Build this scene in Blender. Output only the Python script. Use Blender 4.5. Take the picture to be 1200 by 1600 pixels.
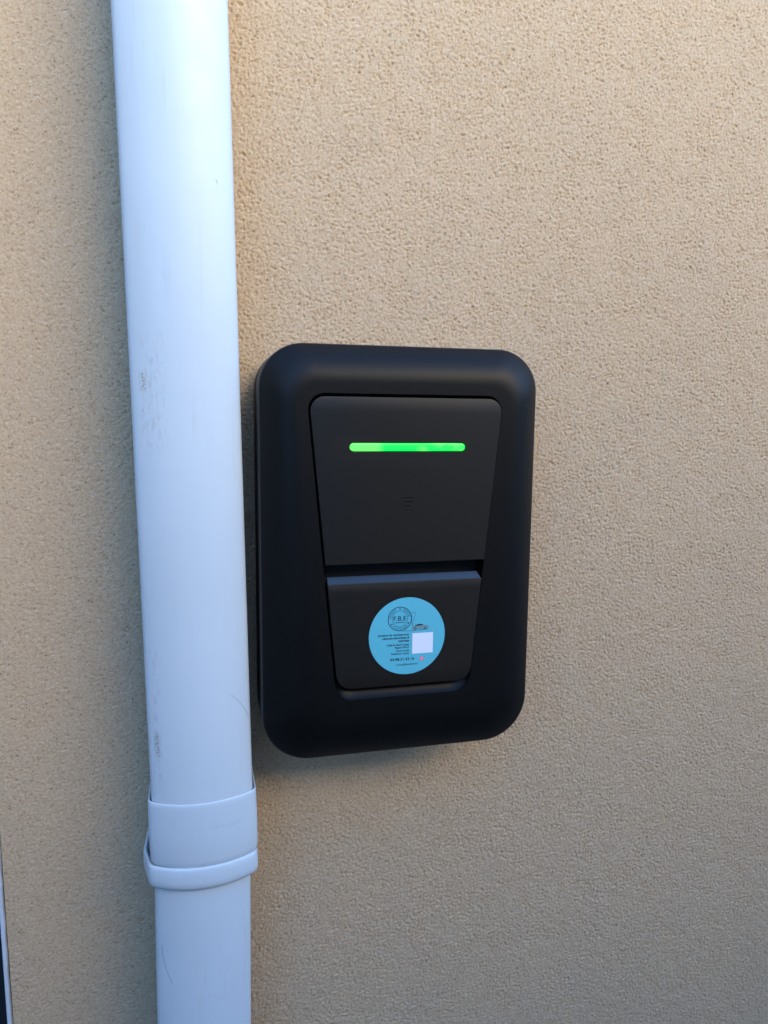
import bpy, bmesh, math, random
import numpy as np
from mathutils import Matrix, Vector
from mathutils.geometry import tessellate_polygon

random.seed(4)
for o in list(bpy.data.objects):
    bpy.data.objects.remove(o)
S = bpy.context.scene
C = S.collection
R = math.radians

# ------------------------------------------------------------------ camera
ZC = 1.30                                  # height of the charger's centre above the ground
cam_d = bpy.data.cameras.new('camera')
cam = bpy.data.objects.new('camera', cam_d)
C.objects.link(cam)
cam_d.sensor_fit = 'HORIZONTAL'
cam_d.sensor_width = 36.0
cam_d.lens = 1149.6 / 1200 * 36.0
cam_d.clip_start = 0.02
cam_d.clip_end = 2000
yaw, pitch, roll = 0.2486, -0.1304, 0.0011
fw = Vector((math.sin(yaw) * math.cos(pitch), math.cos(yaw) * math.cos(pitch), math.sin(pitch)))
ri = Vector((math.cos(yaw), -math.sin(yaw), 0))
up = ri.cross(fw)
r2 = ri * math.cos(roll) + up * math.sin(roll)
u2 = up * math.cos(roll) - ri * math.sin(roll)
m = Matrix((r2, u2, -fw)).transposed().to_4x4()
m.translation = Vector((-0.1679, -0.673, ZC + 0.1187))
cam.matrix_world = m
S.camera = cam

# ------------------------------------------------------------------ light
SUN_EL, SUN_AZ = 17.0, 30.0                # azimuth: degrees to the right of the wall's outward normal
w = bpy.data.worlds.new('World')
S.world = w
w.use_nodes = True
nt = w.node_tree
sky = nt.nodes.new('ShaderNodeTexSky')
sky.sky_type = 'NISHITA'
sky.sun_disc = False
sky.sun_elevation = R(SUN_EL)
sky.altitude = 50
sky.dust_density = 0.0
sky.ozone_density = 5.0
bg = nt.nodes['Background']
nt.links.new(sky.outputs[0], bg.inputs[0])
bg.inputs[1].default_value = 0.15
to_sun = Vector((math.sin(R(SUN_AZ)) * math.cos(R(SUN_EL)), -math.cos(R(SUN_AZ)) * math.cos(R(SUN_EL)), math.sin(R(SUN_EL))))
sky.sun_rotation = math.atan2(to_sun.x, to_sun.y)
sd = bpy.data.lights.new('sun', 'SUN')
sd.energy = 0.74
sd.angle = R(52)
sd.color = (1.0, 0.66, 0.08)
sun = bpy.data.objects.new('sun', sd)
C.objects.link(sun)
sun.rotation_euler = to_sun.to_track_quat('Z', 'Y').to_euler()
sun.location = (3, -3, 5)
S.view_settings.view_transform = 'Standard'
S.view_settings.look = 'None'
S.view_settings.gamma = 1
S.view_settings.use_curve_mapping = False
S.view_settings.exposure = 3.03

# ------------------------------------------------------------------ helpers
def link(o, parent=None):
    C.objects.link(o)
    if parent is not None:
        o.parent = parent
    return o

def empty(name, loc, label, cat, roty=0.0, group=None):
    o = bpy.data.objects.new(name, None)
    o.empty_display_size = 0.05
    o.location = loc
    o.rotation_euler = (0, roty, 0)
    link(o)
    o['label'] = label
    o['category'] = cat
    if group:
        o['group'] = group
    return o

def mesh(name, verts, faces, mat, parent=None, smooth=False, sharp=None):
    me = bpy.data.meshes.new(name)
    me.from_pydata([tuple(v) for v in verts], [], faces)
    me.update()
    return finish(name, me, mat, parent, smooth, sharp)

def finish(name, me, mat, parent=None, smooth=False, sharp=None):
    if smooth:
        me.polygons.foreach_set('use_smooth', [True] * len(me.polygons))
        if sharp:
            try:
                me.set_sharp_from_angle(angle=R(sharp))
            except Exception:
                pass
    me.materials.append(mat)
    return link(bpy.data.objects.new(name, me), parent)

def fixn(me):
    bm = bmesh.new(); bm.from_mesh(me)
    bmesh.ops.recalc_face_normals(bm, faces=bm.faces[:])
    bm.to_mesh(me); bm.free()

def loft(name, rings, mat, parent=None, cap0=False, cap1=False, smooth=True, sharp=30, closed=True):
    """rings: list of equal-length closed point lists"""
    n = len(rings[0])
    V = [p for r in rings for p in r]
    F = []
    for k in range(len(rings) - 1):
        for i in range(n if closed else n - 1):
            j = (i + 1) % n
            F.append((k * n + i, k * n + j, (k + 1) * n + j, (k + 1) * n + i))
    if cap0:
        F.append(tuple(range(n))[::-1])
    if cap1:
        b = (len(rings) - 1) * n
        F.append(tuple(range(b, b + n)))
    me = bpy.data.meshes.new(name)
    me.from_pydata([tuple(p) for p in V], [], F)
    me.update()
    fixn(me)
    return finish(name, me, mat, parent, smooth, sharp)

def box(name, a, b, mat, parent=None, bev=0.0, seg=2):
    bm = bmesh.new()
    bmesh.ops.create_cube(bm, size=1)
    for v in bm.verts:
        v.co = Vector([(a[i] + b[i]) / 2 + v.co[i] * (b[i] - a[i]) for i in range(3)])
    if bev:
        bmesh.ops.bevel(bm, geom=bm.edges[:], offset=bev, segments=seg, affect='EDGES', profile=0.6)
    me = bpy.data.meshes.new(name)
    bm.to_mesh(me); bm.free()
    return finish(name, me, mat, parent, bool(bev), 40)

# ------------------------------------------------------------------ materials
def new_mat(name):
    mt = bpy.data.materials.new(name)
    mt.use_nodes = True
    t = mt.node_tree
    return mt, t, t.nodes['Principled BSDF']

def N(t, typ, **kw):
    n = t.nodes.new(typ)
    for k, v in kw.items():
        if k.startswith('i_'):
            n.inputs[k[2:].replace('_', ' ')].default_value = v
        else:
            setattr(n, k, v)
    return n

def noise(t, vec, scale, detail=4, rough=0.55):
    n = t.nodes.new('ShaderNodeTexNoise')
    n.inputs['Scale'].default_value = scale
    n.inputs['Detail'].default_value = detail
    n.inputs['Roughness'].default_value = rough
    t.links.new(vec, n.inputs['Vector'])
    return n.outputs[0]

def math_n(t, op, a, b=0.0, clamp=False):
    n = t.nodes.new('ShaderNodeMath')
    n.operation = op
    n.use_clamp = clamp
    for i, x in enumerate((a, b)):
        if isinstance(x, (int, float)):
            n.inputs[i].default_value = x
        else:
            t.links.new(x, n.inputs[i])
    return n.outputs[0]

def mapr(t, v, a, b, c=0.0, d=1.0):
    n = t.nodes.new('ShaderNodeMapRange')
    n.interpolation_type = 'SMOOTHSTEP'
    t.links.new(v, n.inputs[0])
    for i, x in enumerate((a, b, c, d)):
        n.inputs[1 + i].default_value = x
    return n.outputs[0]

def mixc(t, f, a, b):
    n = t.nodes.new('ShaderNodeMix')
    n.data_type = 'RGBA'
    if isinstance(f, (int, float)):
        n.inputs[0].default_value = f
    else:
        t.links.new(f, n.inputs[0])
    for i, x in ((6, a), (7, b)):
        if isinstance(x, tuple):
            n.inputs[i].default_value = (*x, 1)
        else:
            t.links.new(x, n.inputs[i])
    return n.outputs[2]

def objco(t):
    return t.nodes.new('ShaderNodeTexCoord').outputs['Object']

def bump(t, h, strength, dist, bsdf):
    b = t.nodes.new('ShaderNodeBump')
    b.inputs['Strength'].default_value = strength
    b.inputs['Distance'].default_value = dist
    t.links.new(h, b.inputs['Height'])
    t.links.new(b.outputs[0], bsdf.inputs['Normal'])

def plain(name, col, rough=0.5, spec=0.5, nscale=None, nvar=0.12, bscale=None, bst=0.1, bdist=0.0003):
    mt, t, p = new_mat(name)
    p.inputs['Base Color'].default_value = (*col, 1)
    p.inputs['Roughness'].default_value = rough
    p.inputs['Specular IOR Level'].default_value = spec
    co = objco(t)
    if nscale:
        f = noise(t, co, nscale, 5)
        a = tuple(c * (1 - nvar) for c in col)
        b = tuple(min(1, c * (1 + nvar)) for c in col)
        t.links.new(mixc(t, f, a, b), p.inputs['Base Color'])
    if bscale:
        bump(t, noise(t, co, bscale, 3), bst, bdist, p)
    return mt

# render (scraped stucco)
M_wall, t, p = new_mat('stucco')
co = objco(t)
f1 = noise(t, co, 3.0, 4)
f2 = noise(t, co, 420.0, 2)
c = mixc(t, mapr(t, f1, 0.3, 0.7), (0.460, 0.330, 0.197), (0.485, 0.349, 0.211))
c = mixc(t, mapr(t, f2, 0.30, 0.70), c, (0.515, 0.392, 0.257))
c = mixc(t, mapr(t, noise(t, co, 11.0, 5, 0.6), 0.42, 0.72, 0.0, 0.30), c, (0.44, 0.342, 0.235))
warp = t.nodes.new('ShaderNodeTexNoise')                    # bend the cells so that no grain is a neat disc
warp.inputs['Scale'].default_value = 600
t.links.new(co, warp.inputs['Vector'])
wv = t.nodes.new('ShaderNodeVectorMath'); wv.operation = 'MULTIPLY_ADD'
t.links.new(warp.outputs['Color'], wv.inputs[0]); wv.inputs[1].default_value = (0.0014, 0.0014, 0.0014)
t.links.new(co, wv.inputs[2])
def flecks(scale, lo, hi, kd, kp):
    global c
    vo = t.nodes.new('ShaderNodeTexVoronoi')
    vo.inputs['Scale'].default_value = scale
    t.links.new(wv.outputs[0], vo.inputs['Vector'])
    sp_ = t.nodes.new('ShaderNodeSeparateColor')
    t.links.new(vo.outputs['Color'], sp_.inputs[0])
    spot = mapr(t, vo.outputs['Distance'], 0.20, 0.55, 1, 0)
    dark = math_n(t, 'MULTIPLY', spot, mapr(t, sp_.outputs[0], hi - 0.04, min(1.0, hi + 0.14)))
    pale = math_n(t, 'MULTIPLY', spot, mapr(t, sp_.outputs[0], lo - 0.10, lo + 0.04, 1, 0))
    c = mixc(t, math_n(t, 'MULTIPLY', dark, kd), c, (0.19, 0.125, 0.070))      # dark flecks: sand grains plus shade of tiny pits put into the colour
    c = mixc(t, math_n(t, 'MULTIPLY', pale, kp), c, (0.66, 0.55, 0.41))        # pale sand grains
flecks(430, 0.20, 0.86, 0.72, 0.35)
flecks(760, 0.30, 0.76, 0.62, 0.50)
t.links.new(c, p.inputs['Base Color'])
p.inputs['Roughness'].default_value = 0.9
p.inputs['Specular IOR Level'].default_value = 0.25
bump(t, noise(t, co, 950.0, 3, 0.65), 0.75, 0.0007, p)

# white PVC with the scuffs of this pipe
M_pvc, t, p = new_mat('white_pvc')
co = objco(t)
sep = t.nodes.new('ShaderNodeSeparateXYZ')
t.links.new(co, sep.inputs[0])
X, Z = sep.outputs[0], sep.outputs[2]
base = mixc(t, mapr(t, noise(t, co, 9.0, 4), 0.35, 0.7), (0.53, 0.605, 0.645), (0.51, 0.585, 0.625))
def patch(x0, x1, z0, z1, soft=0.004):
    a = math_n(t, 'MULTIPLY', mapr(t, X, x0 - soft, x0 + soft), mapr(t, X, x1 - soft, x1 + soft, 1, 0))
    b = math_n(t, 'MULTIPLY', mapr(t, Z, z0 - soft, z0 + soft), mapr(t, Z, z1 - soft, z1 + soft, 1, 0))
    return math_n(t, 'MULTIPLY', a, b)
mp = t.nodes.new('ShaderNodeMapping')
mp.inputs['Scale'].default_value = (1, 1, 0.32)
t.links.new(co, mp.inputs[0])
streak = noise(t, mp.outputs[0], 420, 3, 0.7)
fine = noise(t, co, 650, 2, 0.7)
SCUFFS = []            # filled below: (x0, x1, z0, z1, soft, lo, hi, colour, strength, which)
SCUFFS += [(-0.206, -0.190, 0.085, 0.180, 0.006, 0.50, 0.64, (0.38, 0.39, 0.40), 0.40, 's'),
           (-0.2075, -0.2045, 0.137, 0.152, 0.0030, 0.46, 0.55, (0.28, 0.23, 0.15), 1.0, 'f'),
           (-0.2085, -0.2055, 0.104, 0.126, 0.0010, 0.56, 0.64, (0.25, 0.23, 0.20), 0.85, 'f'),
           (-0.2075, -0.2050, -0.157, -0.136, 0.0026, 0.42, 0.52, (0.20, 0.20, 0.16), 1.0, 'f'),
           (-0.2085, -0.2035, -0.190, -0.06, 0.0030, 0.50, 0.64, (0.32, 0.34, 0.37), 0.42, 's'),
           (-0.205, -0.140, -0.1945, -0.1925, 0.0014, 0.35, 0.65, (0.50, 0.47, 0.40), 0.45, 'f'),
           (-0.168, -0.142, -0.2190, -0.2165, 0.0012, 0.46, 0.62, (0.40, 0.42, 0.45), 0.7, 'f'),
           (-0.168, -0.150, -0.380, -0.372, 0.0020, 0.58, 0.66, (0.42, 0.43, 0.45), 0.7, 'f')]
col = base
for (x0, x1, z0, z1, so, lo, hi, cc, st, wh) in SCUFFS:
    k = math_n(t, 'MULTIPLY', patch(x0, x1, ZC + z0, ZC + z1, so), mapr(t, streak if wh == 's' else fine, lo, hi))
    col = mixc(t, math_n(t, 'MULTIPLY', k, st), col, cc)
def curve_scratch(xa, za, xb, zb, bow, wdt, cc, st):
    """thin bowed hair scratch from (xa,za) to (xb,zb)"""
    global col
    s = math_n(t, 'DIVIDE', math_n(t, 'SUBTRACT', Z, ZC + za), zb - za)
    q = math_n(t, 'MULTIPLY', math_n(t, 'MULTIPLY', s, math_n(t, 'SUBTRACT', 1.0, s)), 4 * bow)
    xx = math_n(t, 'ADD', math_n(t, 'ADD', math_n(t, 'MULTIPLY', s, xb - xa), xa), q)
    d = math_n(t, 'ABSOLUTE', math_n(t, 'SUBTRACT', X, xx))
    k = math_n(t, 'MULTIPLY', mapr(t, d, wdt * 0.5, wdt * 1.3, 1, 0), patch(-9, 9, ZC + min(za, zb), ZC + max(za, zb), 0.002))
    col = mixc(t, math_n(t, 'MULTIPLY', k, st), col, cc)
mps = t.nodes.new('ShaderNodeMapping'); mps.inputs['Scale'].default_value = (1, 1, 0.06)
t.links.new(co, mps.inputs[0])
col = mixc(t, math_n(t, 'MULTIPLY', mapr(t, noise(t, mps.outputs[0], 190, 4, 0.65), 0.52, 0.75), mapr(t, noise(t, co, 14, 3), 0.42, 0.66, 0.0, 0.22)), col, (0.40, 0.40, 0.38))
curve_scratch(-0.2095, -0.325, -0.2020, -0.358, -0.0020, 0.00032, (0.20, 0.22, 0.26), 0.75)
curve_scratch(-0.1475, -0.1075, -0.1335, -0.131, 0.0022, 0.0004, (0.25, 0.27, 0.32), 0.55)
curve_scratch(-0.1475, 0.2935, -0.1470, 0.2915, 0.0, 0.0005, (0.15, 0.15, 0.16), 0.85)
t.links.new(col, p.inputs['Base Color'])
p.inputs['Roughness'].default_value = 0.33
t.links.new(mapr(t, noise(t, co, 60, 4), 0.3, 0.7, 0.40, 0.50), p.inputs['Roughness'])
mp2 = t.nodes.new('ShaderNodeMapping')
mp2.inputs['Scale'].default_value = (1, 1, 0.04)
t.links.new(co, mp2.inputs[0])
bump(t, noise(t, mp2.outputs[0], 70, 2), 0.15, 0.0012, p)

M_black = plain('matte_black_plastic', (0.0026, 0.0026, 0.0025), 0.44, 0.20, bscale=2600, bst=0.12, bdist=0.0002)
M_panel = plain('satin_charcoal_plastic', (0.0115, 0.0100, 0.0078), 0.46, 0.24, bscale=2600, bst=0.10, bdist=0.0002)
M_lip = plain('smooth_black_plastic', (0.006, 0.006, 0.006), 0.25, 0.55)
M_side = plain('lit_side_grey', (0.045, 0.046, 0.049), 0.5, 0.5)  # paler than the housing, so the casing's side reads as lit
M_deep = plain('black_recess', (0.006, 0.006, 0.006), 0.6, 0.3)
M_blue = plain('sticker_blue', (0.10, 0.44, 0.53), 0.45, 0.4, nscale=60, nvar=0.04)
M_edge = plain('sticker_paper', (0.55, 0.55, 0.50), 0.6)
M_ink = plain('sticker_ink', (0.006, 0.035, 0.055), 0.5)
M_ink2 = plain('sticker_ink_light', (0.03, 0.13, 0.19), 0.5)
M_grey = plain('sticker_grey', (0.15, 0.27, 0.30), 0.5)
M_white = plain('sticker_white', (0.72, 0.76, 0.85), 0.5)
M_pink = plain('sticker_pink', (0.72, 0.17, 0.24), 0.5)
M_pale = plain('sticker_pale', (0.80, 0.62, 0.55), 0.5)
M_trim = plain('white_trim_paint', (0.50, 0.56, 0.62), 0.5, nscale=40, nvar=0.06)
M_door = plain('charcoal_door', (0.012, 0.014, 0.018), 0.45, nscale=30, nvar=0.1)
M_ground = plain('asphalt', (0.15, 0.148, 0.145), 0.9, 0.2, nscale=6, nvar=0.25, bscale=120, bst=0.3, bdist=0.003)
M_sunblock = plain('sun_blocker_concrete', (0.40, 0.42, 0.44), 0.9, 0.2, nscale=8, nvar=0.08, bscale=300, bst=0.5, bdist=0.001)
M_skyblock = plain('sky_blocker_render', (0.40, 0.39, 0.37), 0.9, 0.2, nscale=8, nvar=0.08, bscale=300, bst=0.5, bdist=0.001)
M_metal = plain('zinc_screw', (0.5, 0.5, 0.5), 0.35)
M_metal.node_tree.nodes['Principled BSDF'].inputs['Metallic'].default_value = 1

# light bar: several diodes behind a diffuser
M_led, t, p = new_mat('green_light_bar')
co = objco(t)
sep = t.nodes.new('ShaderNodeSeparateXYZ'); t.links.new(co, sep.inputs[0])
mpl = t.nodes.new('ShaderNodeMapping'); mpl.inputs['Scale'].default_value = (1, 1, 2.2)
t.links.new(co, mpl.inputs[0])
nz = noise(t, mpl.outputs[0], 42, 3, 0.6)
k = math_n(t, 'MAXIMUM', mapr(t, sep.outputs[0], -0.028, -0.019, 1.0, 0.0), math_n(t, 'MULTIPLY', mapr(t, nz, 0.42, 0.60, 0.0, 0.8), mapr(t, sep.outputs[0], 0.004, 0.016)))
g = mixc(t, k, (0.0, 0.64, 0.075), (0.13, 0.76, 0.13))
p.inputs['Base Color'].default_value = (0.01, 0.12, 0.03, 1)
p.inputs['Roughness'].default_value = 0.3
t.links.new(g, p.inputs['Emission Color'])
p.inputs['Emission Strength'].default_value = 0.18

# ------------------------------------------------------------------ ground
g = mesh('ground', [(-600, -600, 0), (600, -600, 0), (600, 600, 0), (-600, 600, 0)], [(0, 1, 2, 3)], M_ground)
g['kind'] = 'structure'

# ------------------------------------------------------------------ house wall: scraped render with real relief
XD = -0.3471                                # the doorway's edge
def axis(lo, d0, d1, hi, step, grow=1.15, cap=0.05):
    a = list(np.arange(d0, d1 + 1e-9, step))
    s, x = step, a[-1]
    while x < hi:
        s = min(s * grow, cap); x += s; a.append(min(x, hi))
    b = []
    s, x = step, d0
    while x > lo:
        s = min(s * grow, cap); x -= s; b.append(max(x, lo))
    return np.array(b[::-1] + a)
STEP = 0.00096
xs = axis(XD, XD, 0.51, 3.2, STEP)
zs = axis(0.0, ZC - 0.64, ZC + 0.55, 2.9, STEP)
rng = np.random.default_rng(11)
NN = 1024
fx = np.fft.fftfreq(NN, STEP); fr = np.sqrt(fx[None, :] ** 2 + fx[:, None] ** 2)
def band(wl, width):
    f0 = 1.0 / wl
    sp = np.fft.fft2(rng.standard_normal((NN, NN))) * np.exp(-((fr - f0) / (width * f0)) ** 2)
    a = np.fft.ifft2(sp).real
    return a / a.std()
def lowpass(wl, hi):
    sp = np.fft.fft2(rng.standard_normal((NN, NN))) * np.exp(-(fr * wl) ** 4) * (1 - np.exp(-(fr * hi) ** 2))
    a = np.fft.ifft2(sp).real
    return a / a.std()
relu = lambda a: np.maximum(0, a)
nA, nB, nC, nD = lowpass(0.0021, 0.010), lowpass(0.0021, 0.004), band(0.022, 0.5), band(0.0050, 0.6)
patchy = 1.0 + 0.15 * np.tanh(band(0.06, 0.5))                 # coarser and finer areas of the float finish
field = patchy * (-0.00062 * relu(nA - 0.15) - 0.00070 * relu(nD - 1.2) + 0.00012 * nB) + 0.00008 * nC
field -= 0.0009 * relu(lowpass(0.0024, 0.006) - 2.1)
def samp(x, z):
    i = np.round(x / STEP).astype(int) % NN
    j = np.round(z / STEP).astype(int) % NN
    return field[np.ix_(j, i)]
D = samp(xs - xs[0], zs)
# the finish is smoother on the doorway's side of the pipe
XX, ZZ = np.meshgrid(xs, zs)
nx, nz_ = len(xs), len(zs)
sm_ = np.clip((XX + 0.26) / 0.16, 0, 1); sm_ = sm_ * sm_ * (3 - 2 * sm_)
D = D * (0.50 + 0.50 * sm_)
D = D * np.clip(1 - (XX - 0.51) / 0.04, 0, 1) * np.clip(1 - (ZZ - ZC - 0.55) / 0.04, 0, 1) * np.clip(1 - (ZC - 0.64 - ZZ) / 0.04, 0, 1)
V = np.stack([XX, -D, ZZ], -1).reshape(-1, 3).astype(np.float32)
idx = np.arange(nx * nz_).reshape(nz_, nx)
Q = np.stack([idx[:-1, :-1], idx[:-1, 1:], idx[1:, 1:], idx[1:, :-1]], -1).reshape(-1, 4)
# plain returns: doorway reveal, wall beyond the door, lintel, top
extra_v, extra_f = [], []
def ebox(a, b):
    n0 = len(V) + len(extra_v)
    for zz in (a[2], b[2]):
        for (x, y) in ((a[0], a[1]), (b[0], a[1]), (b[0], b[1]), (a[0], b[1])):
            extra_v.append((x, y, zz))
    for f in ((3, 2, 1, 0), (4, 5, 6, 7), (0, 1, 5, 4), (1, 2, 6, 5), (2, 3, 7, 6), (3, 0, 4, 7)):
        extra_f.append([n0 + i for i in f])
ebox((XD, 0.004, 0.0), (3.2, 0.25, 2.9))
ebox((-1.35, 0.0, 2.15), (XD - 0.001, 0.25, 2.9))
ebox((-5.0, 0.0, 0.0), (-1.351, 0.25, 2.9))
V = np.concatenate([V, np.array(extra_v, np.float32)])
Q = np.concatenate([Q, np.array(extra_f)]).astype(np.int32)
me = bpy.data.meshes.new('house_wall')
me.vertices.add(len(V)); me.vertices.foreach_set('co', V.ravel())
me.loops.add(Q.size); me.loops.foreach_set('vertex_index', Q.ravel())
me.polygons.add(len(Q))
me.polygons.foreach_set('loop_start', np.arange(0, Q.size, 4, dtype=np.int32))
sm = np.ones(len(Q), bool); sm[-len(extra_f):] = False
me.update(calc_edges=True)
me.polygons.foreach_set('use_smooth', sm)
me.validate()
house = finish('house_wall', me, M_wall)
house['label'] = 'tan scraped stucco house wall behind the downpipe and charger'
house['category'] = 'wall'

# unseen wall added as a light blocker: it keeps the low light off the foot of the house wall
gw = empty('sun_blocker', (0.0, -2.0, 0), 'added grey concrete wall behind the viewer that blocks the low light', 'wall')
GH = 2.18
box('blocker_run', (-0.65, -0.1, 0), (3.8, 0.1, GH), M_sunblock, gw, 0.01)
box('blocker_run', (-3.0, -2.2, 0), (-0.651, -2.0, GH), M_sunblock, gw, 0.01)
box('blocker_run', (-0.65, -2.2, 0), (-0.45, -0.101, GH), M_sunblock, gw, 0.01)
box('blocker_run', (3.801, -0.1, 0), (4.0, 1.98, GH), M_sunblock, gw, 0.01)
box('coping', (-0.68, -0.14, GH + 0.001), (4.03, 0.14, GH + 0.05), M_ground, gw, 0.01)
skyblk = box('sky_blocker', (-1.95, -2.0, 0), (-1.6, -0.002, 2.9), M_skyblock, None, 0.01)  # unseen block, added to cut off sky light from the left
skyblk['label'] = 'added unseen pale grey block beyond the dark door that cuts off side sky'
skyblk['category'] = 'wall'

# ------------------------------------------------------------------ doorway at the left edge
door = empty('door', (-0.85, 0.10, 0.0), 'dark door with thin chipped white edge trim at lower left corner', 'door')
def dl(x, y, z): return (x + 0.85, y - 0.10, z)
for k in range(4):
    box('panel', dl(-1.33, 0.10, 0.02 + k * 0.53), dl(XD - 0.006, 0.14, 0.02 + k * 0.53 + 0.522), M_door, door, 0.004)
box('backing', dl(-1.349, 0.145, 0.0), dl(XD - 0.0005, 0.16, 2.149), M_door, door)
# jagged-edged trim: the stucco laps over it unevenly
zz = np.arange(0.004, 2.14, 0.006)
ring = []
rr = random.Random(3)
ed = 0.0
V2, F2 = [], []
for i, z in enumerate(zz):
    ed = 0.75 * ed + rr.uniform(-0.00035, 0.00035)
    xr = XD - 0.0012 + ed + (0.0010 if z < ZC - 0.505 else 0.0)
    q = [(XD - 0.0046, 0.09, z), (XD - 0.0046, -0.0022, z), (XD - 0.0040, -0.0028, z), (xr, -0.0028, z), (xr + 0.0005, 0.002, z)]
    V2 += [dl(*a) for a in q]
    if i:
        b0, b1 = (i - 1) * 5, i * 5
        for s in range(4):
            F2.append((b0 + s, b0 + s + 1, b1 + s + 1, b1 + s))
mesh('edge_trim', V2, F2, M_trim, door, True, 35)
box('edge_trim', dl(-1.349, -0.0028, 0.004), dl(-1.344, 0.09, 2.143), M_trim, door)
box('edge_trim', dl(-1.349, -0.0028, 2.144), dl(XD - 0.002, 0.09, 2.149), M_trim, door)
box('handle', dl(-0.47, 0.05, 1.02), dl(-0.45, 0.098, 1.16), M_metal, door, 0.006)

# ------------------------------------------------------------------ downpipe
PT = -0.0075
PX = -0.1735                                # pipe axis at the charger's mid height
def section(hw, yc, bow, yb, rs=0.0028, n=140, left=None):
    """D section: flat sides from yb to yc, bowed front; smoothed corners; returns closed (x, y) list"""
    pts = []
    Rr = (hw * hw + bow * bow) / (2 * bow)
    ha = math.asin(min(1, hw / Rr))
    def seg(a, b, k):
        for i in range(k):
            s = i / k
            pts.append((a[0] + (b[0] - a[0]) * s, a[1] + (b[1] - a[1]) * s))
    seg((hw, yb), (hw, yc), 60)
    for i in range(120):
        a = ha - 2 * ha * i / 120
        pts.append((Rr * math.sin(a), yc - bow + Rr - Rr * math.cos(a)))
    seg((-hw, yc), (-hw, yb), 60)
    seg((-hw, yb), (hw, yb), 80)
    return smooth_loop(np.array(pts), rs, n)
def smooth_loop(p, rs, n):
    d = np.r_[0, np.cumsum(np.linalg.norm(np.roll(p, -1, 0) - p, axis=1))]
    L = d[-1]
    u = np.linspace(0, L, 1200, endpoint=False)
    q = np.stack([np.interp(u, d, np.r_[p[:, i], p[0, i]]) for i in (0, 1)], 1)
    f = np.fft.fftfreq(1200, L / 1200)
    g = np.exp(-2 * (math.pi * f * rs) ** 2)
    q = np.stack([np.fft.ifft(np.fft.fft(q[:, i]) * g).real for i in (0, 1)], 1)
    # resample by curvature-blind step
    return q[np.linspace(0, 1200, n, endpoint=False).astype(int)]
def pz(sec, zl, dx=0.0):
    return [(PX + dx + PT * zl + x, y, ZC + zl) for x, y in sec]
pipe = empty('downpipe', (0, 0, 0), 'white plastic rainwater downpipe with socket joint beside the black charger', 'downpipe')
YC, BW, YBK = -0.0735, 0.0135, -0.020
sec_u = section(0.0415, YC, BW, YBK)
ks = [(-0.235, 0), (-0.1, 0), (0.1, 0), (0.4, 0), (0.9, 0), (1.45, 0)]
loft('upper_pipe', [pz(sec_u, z) for z, _ in ks], M_pvc, pipe, True, True)
def off(o): return section(0.0415 + o, YC - o * 0.9, BW + 0.001 * (o > 0), YBK + o)
so, si, lo_ = off(0.0026), off(0.0010), section(0.0400, YC + 0.001, BW, YBK)
rings = [pz(off(0.0005), -0.2525), pz(off(0.0014), -0.2515), pz(off(0.0023), -0.2495), pz(off(0.0028), -0.246), pz(off(0.0031), -0.225),
         pz(off(0.0027), -0.200), pz(off(0.0026), -0.1968), pz(off(0.0022), -0.1957), pz(off(0.0019), -0.1953), pz(off(0.0013), -0.1957), pz(si, -0.197), pz(si, -0.212)]
loft('socket', rings, M_pvc, pipe, smooth=True, sharp=75)
loft('lower_pipe', [pz(lo_, z, -0.1741 - PX + 0.0195 * (z + 0.285) - PT * z) for z in (-1.29, -0.8, -0.5, -0.27, -0.2445)], M_pvc, pipe, True, True)

# clip that holds the pipe to the wall
clip = empty('pipe_clip', (PX, 0, ZC - 0.26), 'white plastic clip strapped round the downpipe under its socket', 'pipe clip')
def clip_sec(o):
    hw = 0.0418 + o
    p = []
    def seg(a, b, k):
        for i in range(k):
            s = i / k; p.append((a[0] + (b[0] - a[0]) * s, a[1] + (b[1] - a[1]) * s))
    yc = YC - 0.0012 - o; bow = BW
    Rr = (hw * hw + bow * bow) / (2 * bow); ha = math.asin(hw / Rr)
    seg((hw + 0.001, -0.010), (hw, yc), 60)
    for i in range(120):
        a = ha - 2 * ha * i / 120
        p.append((Rr * math.sin(a), yc - bow + Rr - Rr * math.cos(a)))
    seg((-hw, yc), (-hw - 0.0062, -0.050), 40)
    seg((-hw - 0.0062, -0.050), (-hw - 0.004, -0.010), 40)
    seg((-hw - 0.004, -0.010), (hw + 0.001, -0.010), 80)
    return smooth_loop(np.array(p), 0.0026, 140)
def cz(o, zl):
    return [(x + PT * zl - 0.001, y, zl + 0.26) for x, y in clip_sec(o)]
prof = [(0.0, -0.2552), (0.0, -0.2522), (0.0006, -0.2514), (0.0014, -0.2511), (0.0023, -0.2517), (0.0027, -0.2532), (0.0031, -0.2565), (0.0031, -0.2638),
        (0.0028, -0.2675), (0.0019, -0.2700), (0.0008, -0.2712), (0.0, -0.2705), (0.0, -0.2552)]
loft('strap', [cz(o, z) for o, z in prof], M_pvc, clip, smooth=True, sharp=80)
box('wall_mount', (-0.018, -0.0098, -0.009), (0.018, 0.004, 0.009), M_pvc, clip, 0.002)

# ------------------------------------------------------------------ charger
W2, H2 = 0.120, 0.1755
charger = empty('wall_charger', (0, 0, ZC), 'black wall-mounted car charger with green light bar and round blue sticker', 'car charger', roty=0.0092)
YFR, YFC = 0.075, 0.091                      # depth of the shoulder edge and of the face (towards the viewer, -y)

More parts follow.
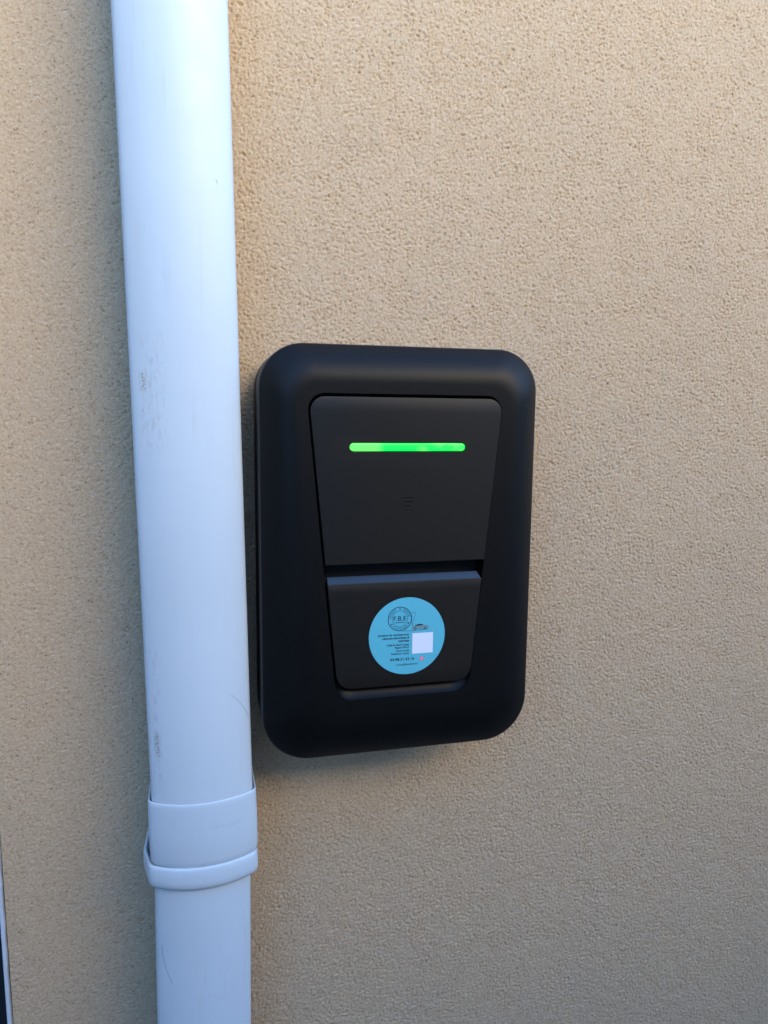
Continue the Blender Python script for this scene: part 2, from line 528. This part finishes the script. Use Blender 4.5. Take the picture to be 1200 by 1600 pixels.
def rquad(c4, rad, nc=14, ne=26):
    """rounded quad; c4 counter-clockwise from bottom-left, rad per corner; fixed count of points"""
    c4 = [Vector(a) for a in c4]
    arcs = []
    for i in range(4):
        p0, p1, p2 = c4[i - 1], c4[i], c4[(i + 1) % 4]
        a = (p0 - p1).normalized(); b = (p2 - p1).normalized()
        th = a.angle(b)
        r = rad[i]
        d = r / math.tan(th / 2)
        ce = p1 + (a + b).normalized() * (r / math.sin(th / 2))
        s = p1 + a * d - ce; e = p1 + b * d - ce
        a0 = math.atan2(s.y, s.x); a1 = math.atan2(e.y, e.x)
        if a1 < a0: a1 += 2 * math.pi
        arcs.append([(ce.x + r * math.cos(a0 + (a1 - a0) * k / nc), ce.y + r * math.sin(a0 + (a1 - a0) * k / nc)) for k in range(nc + 1)])
    out = []
    for i in range(4):
        out += arcs[i]
        A, B = arcs[i][-1], arcs[(i + 1) % 4][0]
        for k in range(1, ne):
            s = k / ne
            out.append((A[0] + (B[0] - A[0]) * s, A[1] + (B[1] - A[1]) * s))
    return out
def inset(ring, d):
    p = np.array(ring); t_ = np.roll(p, -1, 0) - np.roll(p, 1, 0)
    t_ /= np.linalg.norm(t_, axis=1)[:, None]
    n_ = np.stack([-t_[:, 1], t_[:, 0]], 1)
    return [tuple(a) for a in p + n_ * d]
def at(ring, wd): return [(x, -wd, z) for x, z in ring]

outer = rquad([(-W2, -H2), (W2, -H2), (W2, H2), (-W2, H2)], [0.041, 0.041, 0.036, 0.036])
recess = rquad([(-0.0604, -0.1202), (0.0576, -0.1202), (0.0825, 0.1358), (-0.0845, 0.1358)], [0.017, 0.017, 0.0135, 0.0135])
back = inset(outer, 0.004)
po, pr = np.array(outer), np.array(recess)
rings = [at(back, 0.0005), at(back, 0.010), at(inset(outer, 0.0015), 0.012), at(inset(outer, 0.0004), 0.0135), at(outer, 0.020), at(outer, YFR - 0.028), at(inset(outer, 0.0004), YFR - 0.0275), at(inset(outer, 0.0004), YFR - 0.0012),
         at(inset(outer, 0.0006), YFR - 0.0005), at(inset(outer, 0.0010), YFR)]
NB = 30
o1 = np.array(inset(outer, 0.0009))
for k in range(1, NB + 1):
    s = (k / NB) ** 1.25
    sp = min(1.0, s / 0.78)
    dep = YFR + (YFC - YFR) * (1 - (1 - sp) ** 2.05)
    rings.append(at([tuple(a) for a in o1 * (1 - s) + pr * s], dep))
# inner walls of the recess: straight at the sides, a sloping scoop at the bottom
def scoop(d, wd):
    out = []
    for x, z in recess:
        g_ = min(1, max(0, (-0.098 - z) / 0.012)); g_ = g_ * g_ * (3 - 2 * g_)
        out.append((x * (1 - 0.10 * g_ * d), z + 0.0165 * g_ * d))
    return at(out, wd)
rings.append(at(inset(recess, 0.0004), YFC - 0.0008))
for d, wd in ((0.04, YFC - 0.0016), (0.30, YFC - 0.0042), (0.6, YFC - 0.0082), (0.85, YFC - 0.0135), (1.0, YFC - 0.019)):
    rings.append(scoop(d, wd))
housing = loft('housing', rings, M_black, charger, cap0=True, cap1=False, smooth=True, sharp=50)
loft('side_band', [at(inset(outer, 0.0003), YFR - 0.0272), at(inset(outer, -0.0002), YFR - 0.0268), at(inset(outer, -0.0002), YFR - 0.0018), at(inset(outer, 0.0003), YFR - 0.0013)], M_side, charger, smooth=True, sharp=60)
# recess floor
fl = at([(x, z) for x, z in recess], YFC - 0.0188)
mesh('recess_floor', fl, [tuple(range(len(fl)))], M_deep, charger)

def plate(name, outline, holes, wf, wb, ch, mat, parent, smooth=True):
    """flat plate with a small eased edge, optional holes; outline/holes CCW (x, z)"""
    bm = bmesh.new()
    def addloop(lp, wd):
        vs = [bm.verts.new((x, -wd, z)) for x, z in lp]
        return vs
    front = addloop(inset(outline, ch), wf)
    hl = [addloop(hpts, wf) for hpts in holes]
    allv = front + [v for hv in hl for v in hv]
    polys = [[Vector((v.co.x, v.co.z, 0)) for v in lp] for lp in [front] + hl]
    for tri in tessellate_polygon(polys):
        bm.faces.new([allv[i] for i in tri])
    mid = addloop(inset(outline, ch * 0.3), wf - ch * 0.3)
    low = addloop(outline, wf - ch)
    bot = addloop(outline, wb)
    for a, b in ((front, mid), (mid, low), (low, bot)):
        for i in range(len(a)):
            j = (i + 1) % len(a)
            bm.faces.new((a[i], a[j], b[j], b[i]))
    for hv in hl:
        b = [bm.verts.new((v.co.x, -(wf - 0.006), v.co.z)) for v in hv]
        for i in range(len(hv)):
            j = (i + 1) % len(hv)
            bm.faces.new((hv[i], hv[j], b[j], b[i]))
    bmesh.ops.recalc_face_normals(bm, faces=bm.faces[:])
    me = bpy.data.meshes.new(name)
    bm.to_mesh(me); bm.free()
    return finish(name, me, mat, parent, smooth, 35)

def lx(z): return -0.0812 + (0.121 - z) * (0.0807 - 0.0622) / (0.121 + 0.07)      # left edge of the panels
def rx(z): return 0.0810 - (0.121 - z) * (0.0810 - 0.0610) / (0.121 + 0.086)       # right edge
up_out = rquad([(lx(-0.0034), -0.0034), (rx(-0.0034), -0.0034), (rx(0.1332), 0.1332), (lx(0.1332), 0.1332)], [0.0006, 0.0006, 0.0115, 0.0115], nc=10, ne=8)
def capsule(xa, xb, zm, r, n=14):
    out = []
    for k in range(n + 1):
        a = -math.pi / 2 + math.pi * k / n
        out.append((xb - r + r * math.cos(a), zm + r * math.sin(a)))
    for k in range(n + 1):
        a = math.pi / 2 + math.pi * k / n
        out.append((xa + r + r * math.cos(a), zm + r * math.sin(a)))
    return out
slot = capsule(-0.0496, 0.0500, 0.0929, 0.0040)
panel = plate('front_panel', up_out, [slot], YFC, YFC - 0.016, 0.0006, M_panel, charger)
led_o = capsule(-0.0489, 0.0493, 0.0929, 0.0033)
n = len(led_o)
loft('light_bar', [at(led_o, YFC - 0.004), at(led_o, YFC - 0.0012), at(inset(led_o, 0.0004), YFC - 0.0008), at(inset(led_o, 0.0012), YFC - 0.0006)], M_led, panel, False, True, True, 60)
# embossed contactless sign: three shallow arcs over a dot
def arc_bar(x0, x1, z, th, sag):
    k = 10
    P = []
    for i in range(k + 1):
        s = i / k; x = x0 + (x1 - x0) * s
        P.append((x, z + sag * (1 - (2 * s - 1) ** 2)))
    top = [(x, zz + th / 2) for x, zz in P]; bo = [(x, zz - th / 2) for x, zz in P]
    return bo + top[::-1]
def flat_back(a):
    q = inset(a, -0.00045)
    mesh('painted_shade_line', at([(x - 0.0001, z + 0.0002) for x, z in q], YFC + 0.00008), [tuple(range(len(q)))], M_deep, panel)  # flat dark sheet, paints the shade line round each embossed bar
for (hw_, z_, th_) in ((0.0053, 0.0518, 0.0011), (0.0037, 0.0484, 0.0011), (0.0023, 0.0451, 0.0011)):
    a = arc_bar(-hw_, hw_, z_, th_, 0.0005)
    flat_back(a)
    loft('contactless_wave', [at(a, YFC - 0.0004), at(a, YFC + 0.0007), at(inset(a, 0.0002), YFC + 0.0009)], M_panel, panel, False, True, True, 30)
a = capsule(-0.0007, 0.0007, 0.0415, 0.0007, 6)
loft('contactless_dot', [at(a, YFC - 0.0004), at(a, YFC + 0.00030), at(inset(a, 0.00015), YFC + 0.00045)], M_panel, panel, False, True, True, 30)

# flap over the socket: chamfered top edge
fl_out = rquad([(lx(-0.1098), -0.1098), (rx(-0.1098) - 0.0004, -0.1098), (rx(-0.0196) - 0.0004, -0.0196), (lx(-0.0196), -0.0196)], [0.0135, 0.0135, 0.0004, 0.0004], nc=12, ne=10)
flap = plate('socket_flap', fl_out, [], YFC, YFC - 0.0125, 0.0005, M_panel, charger)
zt = -0.0196
xa, xb = lx(zt) + 0.0004, rx(zt) - 0.0008
ch = [(xa, -(YFC - 0.0004), zt - 0.0003), (xb, -(YFC - 0.0004), zt - 0.0003), (xb - 0.0026, -(YFC - 0.0050), zt + 0.0054), (xa + 0.0002, -(YFC - 0.0050), zt + 0.0054),
      (xa, -(YFC - 0.0125), zt - 0.0003), (xb, -(YFC - 0.0125), zt - 0.0003)]
mesh('flap_lip', ch, [(0, 1, 2, 3), (3, 2, 5, 4), (0, 3, 4), (1, 5, 2)], M_lip, flap)

# ------------------------------------------------------------------ sticker
SX, SZ, SR = 0.0009, -0.0668, 0.0335
st_ring = [(SX + SR * math.cos(2 * math.pi * k / 96), SZ + SR * math.sin(2 * math.pi * k / 96)) for k in range(96)]
sticker = loft('sticker', [at(st_ring, YFC - 0.0002), at(st_ring, YFC + 0.00012), at(inset(st_ring, 0.00012), YFC + 0.00020)], M_blue, flap, False, True, True, 30)
sticker['label'] = 'round light blue installer sticker with emblem and phone number'
WL = YFC + 0.00026                            # print layer
def flat(name, pts, mat, dw=0.0):
    return mesh(name, at(pts, WL + dw), [tuple(range(len(pts)))], mat, sticker)
def ring_band(name, cx, cz_, r0, r1, mat, n=64, dw=0.0):
    V = []; F = []
    for k in range(n):
        a = 2 * math.pi * k / n
        V += [(cx + r0 * math.cos(a), -(WL + dw), cz_ + r0 * math.sin(a)), (cx + r1 * math.cos(a), -(WL + dw), cz_ + r1 * math.sin(a))]
        b = 2 * ((k + 1) % n)
        F.append((2 * k, b, b + 1, 2 * k + 1))
    return mesh(name, V, F, mat, sticker)
def disc(name, cx, cz_, r, mat, n=20, dw=0.0):
    return flat(name, [(cx + r * math.cos(2 * math.pi * k / n), cz_ + r * math.sin(2 * math.pi * k / n)) for k in range(n)], mat, dw)
def text_geo(s, bold=0.0):
    cu = bpy.data.curves.new('t', 'FONT')
    cu.body = s
    cu.size = 1.0
    cu.resolution_u = 3
    cu.offset = bold
    ob = bpy.data.objects.new('t', cu)
    C.objects.link(ob)
    bpy.context.view_layer.update()
    me = bpy.data.meshes.new_from_object(ob.evaluated_get(bpy.context.evaluated_depsgraph_get()))
    V = np.array([v.co[:2] for v in me.vertices]) if len(me.vertices) else np.zeros((0, 2))
    F = [tuple(q.vertices) for q in me.polygons]
    bpy.data.objects.remove(ob); bpy.data.curves.remove(cu); bpy.data.meshes.remove(me)
    return V, F
def line(s, x0, x1, zb, hgt, mat, bold=0.02, name='lettering'):
    """one line of print, stretched to run from x0 to x1 with its baseline at zb and capitals hgt tall"""
    V, F = text_geo(s, bold)
    lo, hi = V[:, 0].min(), V[:, 0].max()
    k = (x1 - x0) / (hi - lo)
    ky = hgt / 0.70
    P = [(x0 + (a - lo) * k, -WL, zb + b * ky) for a, b in V]
    return mesh(name, P, F, mat, sticker)
def arc_text(s, cx, cz_, r, a0, a1, hgt, mat, inward=False):
    """letters set round a circle from angle a0 to a1 (degrees)"""
    VV, FF = [], []
    for i, chh in enumerate(s):
        V, F = text_geo(chh, 0.02)
        a = R(a0 + (a1 - a0) * (i + 0.5) / len(s))
        k = hgt / 0.70
        cxm = (V[:, 0].min() + V[:, 0].max()) / 2
        dx, dz = ((math.sin(a), -math.cos(a)) if not inward else (-math.sin(a), math.cos(a)))
        ux, uz = ((math.cos(a), math.sin(a)) if not inward else (-math.cos(a), -math.sin(a)))
        b0 = len(VV)
        for q in V:
            xx, zz_ = (q[0] - cxm) * k, (q[1] - 0.35) * k
            VV.append((cx + r * math.cos(a) + dx * xx + ux * zz_, -WL, cz_ + r * math.sin(a) + dz * xx + uz * zz_))
        FF += [tuple(b0 + j for j in f) for f in F]
    return mesh('lettering', VV, FF, mat, sticker)

EX, EZ = -0.0058, -0.0515
ring_band('emblem_ring', EX, EZ, 0.0099, 0.01055, M_ink)
ring_band('emblem_ring', EX, EZ, 0.00655, 0.0070, M_ink2)
for a in (90, 212, 332):
    disc('emblem_dot', EX + 0.0084 * math.cos(R(a)), EZ + 0.0084 * math.sin(R(a)), 0.00072, M_ink)
arc_text('FRANCE', EX, EZ, 0.0085, 180, 112, 0.0018, M_ink2)
arc_text('BORNE', EX, EZ, 0.0085, 70, 8, 0.0018, M_ink2)
arc_text('ELECTRIQUE', EX, EZ, 0.0085, 224, 320, 0.0017, M_ink2, True)
line('F.B.E', EX - 0.0056, EX + 0.0056, EZ - 0.0015, 0.0039, M_ink, 0.015)
flat('underline', [(EX - 0.0046, EZ - 0.0035), (EX + 0.0046, EZ - 0.0035), (EX + 0.0046, EZ - 0.0027), (EX - 0.0046, EZ - 0.0027)], M_ink2)
# cable from the emblem to a small drawn car
def stroke(name, P, wd_, mat):
    V, F = [], []
    for i, (x, z) in enumerate(P):
        a = P[max(0, i - 1)]; b = P[min(len(P) - 1, i + 1)]
        d = Vector((b[0] - a[0], b[1] - a[1])).normalized()
        V += [(x - d.y * wd_ / 2, -WL, z + d.x * wd_ / 2), (x + d.y * wd_ / 2, -WL, z - d.x * wd_ / 2)]
        if i: F.append((2 * i - 2, 2 * i - 1, 2 * i + 1, 2 * i))
    return mesh(name, V, F, mat, sticker)
stroke('cable_drawing', [(0.0036, -0.0474), (0.0050, -0.0467), (0.0068, -0.0463), (0.0076, -0.0468), (0.0076, -0.0482), (0.0068, -0.0515), (0.0057, -0.0552), (0.0050, -0.0578)], 0.00035, M_ink2)
stroke('cable_drawing', [(0.0047, -0.0490), (0.0047, -0.0530), (0.0048, -0.0570), (0.0056, -0.0592)], 0.00035, M_ink2)
stroke('ground_line', [(-0.003, -0.0622), (0.004, -0.0624), (0.012, -0.0621), (0.0195, -0.0617)], 0.0004, M_ink2)
flat('car_drawing', [(0.0048, -0.0615), (0.0185, -0.0615), (0.0195, -0.0600), (0.0200, -0.0588), (0.0170, -0.0582), (0.0145, -0.0572), (0.0115, -0.0568), (0.0085, -0.0573), (0.0062, -0.0586), (0.0052, -0.0594)], M_grey)
flat('car_drawing', [(0.0072, -0.0584), (0.0150, -0.0582), (0.0143, -0.0573), (0.0116, -0.0567), (0.0088, -0.0573)], M_ink, 0.00003)
for cx_ in (0.0078, 0.0167):
    ring_band('car_drawing', cx_, -0.0606, 0.0006, 0.0011, M_ink, 16, 0.00003)
XR = 0.0027
line('Solutions de recharge pour', -0.0250, XR, -0.0660, 0.0018, M_ink, 0.03)
line('véhicules électriques &', -0.0211, XR, -0.0688, 0.0018, M_ink, 0.03)
line('hybrides', -0.0068, XR, -0.0716, 0.0018, M_ink, 0.03)
line('Golfe de Saint-Tropez', -0.0171, XR, -0.0748, 0.0017, M_ink, 0.025)
line('Région PACA', -0.0098, XR, -0.0772, 0.0017, M_ink, 0.025)
line('Devis gratuit', -0.0087, XR, -0.0801, 0.0016, M_ink, 0.02)
line('Réalisation rapide', -0.0131, XR, -0.0825, 0.0016, M_ink, 0.02)
line('04.98.21.43.16', -0.0139, 0.0073, -0.0880, 0.0024, M_ink, 0.025)
line('contact@franceborne.fr', -0.0085, 0.0108, -0.0922, 0.0015, M_ink, 0.015)
flat('white_square', [(0.0054, -0.0826), (0.0238, -0.0826), (0.0238, -0.0647), (0.0054, -0.0647)], M_white)
ic = rquad([(0.0123, -0.0890), (0.0157, -0.0890), (0.0157, -0.0856), (0.0123, -0.0856)], [0.0008] * 4, nc=4, ne=2)
flat('icon', ic, M_pink)
ring_band('icon', 0.0140, -0.0873, 0.00055, 0.00085, M_pale, 20, 0.00003)
disc('icon', 0.0149, -0.0863, 0.0002, M_pale, 8, 0.00003)
